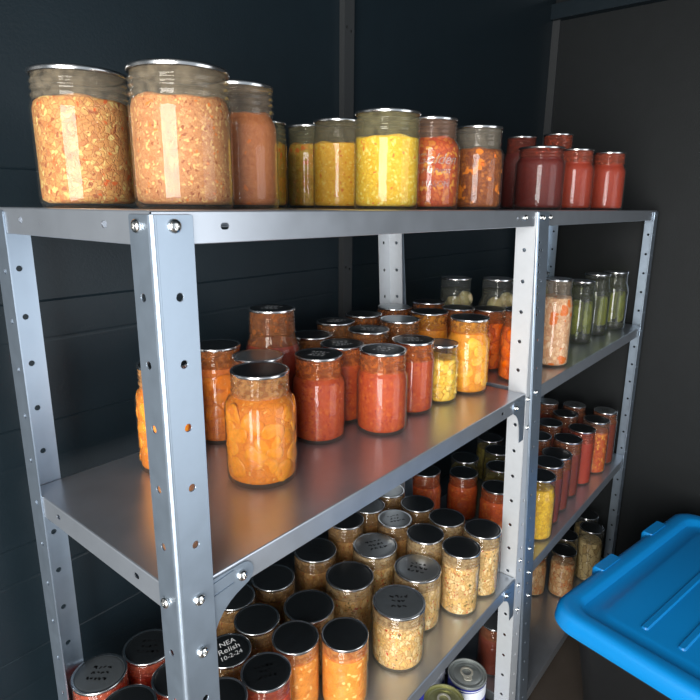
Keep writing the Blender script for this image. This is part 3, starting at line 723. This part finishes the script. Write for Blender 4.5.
 # lower shelf, far unit
 ('O1', .915, .212, ZLB, .115, .0370, 'shoulder', .0340, 'black', 'orangered', .78, 'middle jar of orange-red tomatoes behind the relish jars', LOWB),
 ('O2', .899, .118, ZLB, .115, .0370, 'shoulder', .0340, 'black', 'orangered', .78, 'front jar of orange-red tomatoes against the white middle post', LOWB),
 ('O8', .818, .257, ZLB, .142, .0370, 'shoulder', .0330, 'black', 'orangered', .78, 'orange-red jar whose lid is hidden by the middle shelf edge', LOWB),
 ('O3', .993, .251, ZLB, .115, .0370, 'shoulder', .0350, 'black', 'olivedk', .78, 'olive green jar behind the orange-red tomato jars, left one', LOWB),
 ('O4', 1.003, .160, ZLB, .115, .0360, 'shoulder', .0340, 'black', 'olivedk', .78, 'olive green jar nearest the white middle post', LOWB),
 ('O5', 1.144, .257, ZLB, .120, .0360, 'shoulder', .0350, 'black', 'olivedk', .78, 'dark jar farthest back left of the white middle post', LOWB),
 ('O6', 1.085, .205, ZLB, .118, .0350, 'shoulder', .0340, 'black', 'olivedk', .78, 'dark jar between the olive jars and the farthest back lid', LOWB),
 ('Y', .952, .041, ZLB, .150, .0370, 'shoulder', .0345, 'black', 'mustard', .82, 'jar of bright yellow pickle just right of the middle posts', LOWB),
 ('P11', 1.029, .052, ZLB, .151, .0360, 'straight', .0350, 'black', 'brownred', .80, 'brick red jar right behind the bright yellow pickle jar', LOWB),
 ('P10', 1.104, .059, ZLB, .145, .0370, 'straight', .0365, 'black', 'brownred', .80, 'brick red jar with the widest lid, third from the posts in the front row', LOWB),
 ('P9', 1.192, .064, ZLB, .155, .0360, 'straight', .0355, 'black', 'brownred', .80, 'fourth front row brick red jar of the lower far shelf', LOWB),
 ('P8', 1.160, .131, ZLB, .155, .0360, 'straight', .0350, 'black', 'brownred', .80, 'second row brick red jar nearest the middle posts', LOWB),
 ('P7', 1.287, .060, ZLB, .155, .0360, 'straight', .0350, 'black', 'redsauce', .80, 'red jar in the front row with a red-orange gleam, before the last tan one', LOWB),
 ('P6', 1.274, .143, ZLB, .155, .0360, 'straight', .0350, 'black', 'brownred', .80, 'second row brick red jar in the middle of the dark rows', LOWB),
 ('P5', 1.384, .051, ZLB, .155, .0360, 'straight', .0350, 'black', 'redveg', .80, 'lighter rust jar near the right end of the front row', LOWB),
 ('P4', 1.375, .135, ZLB, .155, .0360, 'straight', .0350, 'black', 'brownred', .80, 'second row brick red jar behind the lighter rust jar', LOWB),
 ('P3', 1.463, .051, ZLB, .160, .0350, 'straight', .0330, 'tin', 'brownred', .80, 'tin-lidded jar at the right end of the lower far shelf', LOWB),
 ('P2', 1.457, .138, ZLB, .160, .0350, 'straight', .0330, 'tin', 'brownred', .80, 'tin lid with dark handwriting in the back of the lower far shelf', LOWB),
 ('P1', 1.432, .210, ZLB, .160, .0340, 'straight', .0320, 'tin', 'brownred', .80, 'small tin lid farthest back on the lower far shelf', LOWB),
 # bottom shelf, far unit
 ('Q1', 1.255, .141, ZB, .125, .0360, 'shoulder', .0340, 'black', 'sauerkraut', .80, 'pale sauerkraut jar cut off by the middle post above the bottom shelf', BOT),
 ('Q2', 1.300, .074, ZB, .141, .0360, 'shoulder', .0345, 'black', 'sauerkraut', .76, 'front black-lidded sauerkraut jar behind the blue tote lid', BOT),
 ('Q3', 1.374, .095, ZB, .147, .0350, 'shoulder', .0340, 'black', 'palebean', .76, 'black lid right behind the front sauerkraut jar', BOT),
 ('Q4', 1.424, .038, ZB, .170, .0360, 'shoulder', .0345, 'black', 'palebean', .76, 'tall jar of pale beans behind the tote lid', BOT),
 ('Q5', 1.490, .074, ZB, .172, .0350, 'shoulder', .0340, 'black', 'palebean', .76, 'last pale jar at the right end of the bottom shelf', BOT),
 ('R1', .905, .100, ZB, .133, .0370, 'shoulder', .0340, 'tin', 'brownred', .76, 'rust brown jar glimpsed behind the white middle post near the bottom', BOT),
]
CH = dict(M1=('amberslice', 30), M2=('darkslice', 30), M4=('amberslice', 40), M16=('peachslice', 20), M17=('peachslice', 34), M18=('lemondice', 36), M21=('carrotslice', 16), M22=('carrotslice', 18),
          M23=('bulb', 11), M24=('bulb', 11), N2=('spear', 11), N3=('spear', 11), N4=('spear', 11), T9=('carrotdice', 16))
WT = dict(M5='w', M6='w', M8='w', M9='w', M10='w', M12='w', M13='w', L1='b', L2='b', L8='b', L11='b', L27='b', P2='b', P3='b', L26='b', L20='b', L13='b')
JO = {}
for i, (k, x, y, zz, h, r, kind, rl, pan, cont, fill, lab, grp) in enumerate(J):
    wr = (WT[k], i) if k in WT else None
    JO[k] = jar(k, x, y, zz, h, r, kind, rl, pan, cont, fill, lab, grp, write=wr, chunk=CH.get(k), wrot=WR + random.Random(k).uniform(-.5, .5))

# the one lid that can be read
lid = JO['L21'][1]
for s, dx, dy, sz in (('NEA', .004, .0125, .0125), ('Relish', .001, 0, .0135), ('10-2-24', -.001, -.0125, .0105)):
    text_mesh('handwriting', s, sz, INKW, lid, Matrix.Rotation(-.25, 4, 'Z') @ Matrix.Translation((dx, dy, .1182 - .0)) , shear=.15)

# embossed script on the orange-red vegetable jar and on two others
def emboss(root, r, a0, lines):
    for body, size, zc, sh in lines:
        def fn(co):
            a = a0 + co.x / r
            rr = r + .0001 + max(0, co.z)
            return Vector((rr * math.cos(a), rr * math.sin(a), zc + co.y))
        text_mesh('embossed_lettering', body, size, EMBOSS, root, fn, shear=sh, extrude=.0007)
emboss(JO['T8'][0], .0400, -2.40, [('Golden', .020, .066, .35), ('Harvest', .013, .052, .35), ('MASON', .011, .034, 0)])

# ------------------------------------------------------------------ cans on the bottom shelf of the near unit
def can(x, y, r, h, label, top, ang, paper):
    t = thing('food_can', (x, y, ZB), label, 'can', 'cans on the bottom shelf')
    prof = [(r * .9, .001), (r * .97, 0), (r, .001), (r, .003), (r * .975, .005)]
    z = .012
    while z < h - .014: prof += [(r * .975, z), (r * .965, z + .002)]; z += .004
    prof += [(r * .975, h - .006), (r, h - .004), (r * 1.005, h - .002), (r, h), (r * .955, h), (r * .945, h - .004), (r * .86, h - .004), (r * .84, h - .003), (r * .80, h - .003), (r * .78, h - .004), (r * .70, h - .004), (r * .68, h - .0032), (r * .4, h - .0032)]
    V, Fc = lathe(prof, 48); link_mesh('can_body', V, Fc, top, t, True, auto=55)
    if paper:
        V, Fc = lathe([(r * .985, .007), (r * .985, h - .0075)], 48, cap_lo=False, cap_hi=False)
        fm = []
        lb = link_mesh('paper_label', V, Fc, [BLUEP], t, True)
        # white panel, stripe and lettering of the label
        def wrap(u0, u1, v0, v1, off, name, mat, slant=0):
            V2 = []; n = 20
            for i in range(n + 1):
                u = u0 + (u1 - u0) * i / n; a = ang + u
                for v in (v0, v1): V2.append((r * (.985 + off) * math.cos(a), r * (.985 + off) * math.sin(a), v + slant * u))
            link_mesh(name, V2, [(2 * i, 2 * i + 2, 2 * i + 3, 2 * i + 1) for i in range(n)], mat, lb, True)
        wrap(-1.15, 1.05, h - .040, h - .0145, .006, 'white_panel', WHITEP, .004)
        wrap(-1.05, 1.0, h - .0128, h - .0105, .006, 'white_stripe', WHITEP, .002)
        wrap(.98, 1.10, .008, h - .008, .004, 'white_edge', WHITEP)
        for u0 in (-.5, .1): wrap(u0, u0 + .35, h - .058, h - .047, .006, 'white_patch', WHITEP, .004)
    # pull tab
    tb = MB()
    V, Fc = [], []
    R1, R2, n = .0140, .0098, 24
    for k in range(n):
        a = 2 * PI * k / n
        for rr, dz in ((R1, 0), (R1, .0012), (R2, .0012), (R2, 0)):
            V.append((rr * math.cos(a) * 1.05, rr * math.sin(a), dz))
    for k in range(n):
        for q in range(4):
            Fc.append((k * 4 + q, k * 4 + (q + 1) % 4, ((k + 1) % n) * 4 + (q + 1) % 4, ((k + 1) % n) * 4 + q))
    tb.add(V, Fc); tb.plate([(-.025, -.005), (-.021, -.0085), (-.0105, -.0090), (-.0105, .0090), (-.021, .0085), (-.025, .005)], [circ(-.0185, 0, .0018, 10)], .0014, lambda u, v, w_: (u, v, w_))
    tab = tb.build('pull_tab', TABM, t, False); tab.location = (-.003 * math.cos(ang), -.003 * math.sin(ang), h - .0012); tab.rotation_euler = (0, 0.04, .62)
    return t
can(.735, .080, .0415, .118, 'blue and white labelled food can with a silver pull-tab lid under the lower shelf edge', CANTIN, -2.15, True)
can(.640, .082, .0415, .118, 'food can with a greenish gold pull-tab lid left of the blue labelled can', CANGOLD, -2.4, False)
can(.715, .172 - .008, .0370, .118, 'blue labelled can behind the gold-lidded one', CANTIN, -2.4, True)

# ------------------------------------------------------------------ blue-lidded tote
def rrect(x0, x1, y0, y1, r, n=8):
    pts = []
    for cx, cy, a0 in ((x1 - r, y1 - r, 0), (x0 + r, y1 - r, PI / 2), (x0 + r, y0 + r, PI), (x1 - r, y0 + r, 1.5 * PI)):
        for k in range(n + 1):
            a = a0 + PI / 2 * k / n; pts.append((cx + r * math.cos(a), cy + r * math.sin(a)))
    return pts
def loft(loops, cap_lo=True, cap_hi=True):
    V = []; Fc = []; n = len(loops[0][0])
    for pts, z in loops: V += [(x, y, z) for x, y in pts]
    for i in range(len(loops) - 1):
        for k in range(n):
            k2 = (k + 1) % n; Fc.append((i * n + k, i * n + k2, (i + 1) * n + k2, (i + 1) * n + k))
    if cap_lo: Fc.append(tuple(range(n - 1, -1, -1)))
    if cap_hi: Fc.append(tuple((len(loops) - 1) * n + k for k in range(n)))
    return V, Fc
HT = -0.80 - ZF
tote = thing('storage_tote', (.8290, -.0380, ZF), 'black plastic storage tote with a bright blue lid in front of the far shelves', 'storage box', rz=-.2054)
LX, LY = .66, .46
def lp(ins, z, r): return (rrect(ins, LX - ins, -LY + ins, -ins, max(.008, r)), z)
V, Fc = loft([lp(.075, .001, .05), lp(.07, .010, .05), lp(.040, HT - .075, .05), lp(.036, HT - .066, .05), lp(.026, HT - .064, .05), lp(.026, HT - .02, .05)])
link_mesh('tote_body', V, Fc, TOTEB, tote, True, auto=40)
V, Fc = loft([lp(.012, HT - .040, .055), lp(.002, HT - .040, .06), lp(.0, HT - .036, .06), lp(.003, HT - .012, .06), lp(.008, HT - .004, .057), lp(.014, HT - .001, .053), lp(.020, HT, .050), lp(.036, HT, .044), lp(.041, HT - .002, .040), lp(.048, HT - .012, .036), lp(.054, HT - .0135, .034), lp(.075, HT - .0135, .03), lp(.080, HT - .011, .028), lp(.088, HT - .0095, .026)])
lid_o = link_mesh('tote_lid', V, Fc, TOTEL, tote, True, auto=40)
for xx in (.20, .44):
    link_mesh('lid_latch', *loft([(rrect(xx, xx + .085, -.012, .006, .004, 3), HT - .040), (rrect(xx, xx + .085, -.020, .006, .004, 3), HT - .004), (rrect(xx + .003, xx + .082, -.020, .003, .004, 3), HT + .002)]), TOTEL, lid_o, True, auto=40)
for yy in (-.16, -.23, -.30):
    link_mesh('lid_ridge', *loft([(rrect(.10, LX - .10, yy - .008, yy + .008, .006, 3), HT - .010), (rrect(.102, LX - .102, yy - .005, yy + .005, .004, 3), HT - .006)]), TOTEL, lid_o, True, auto=40)
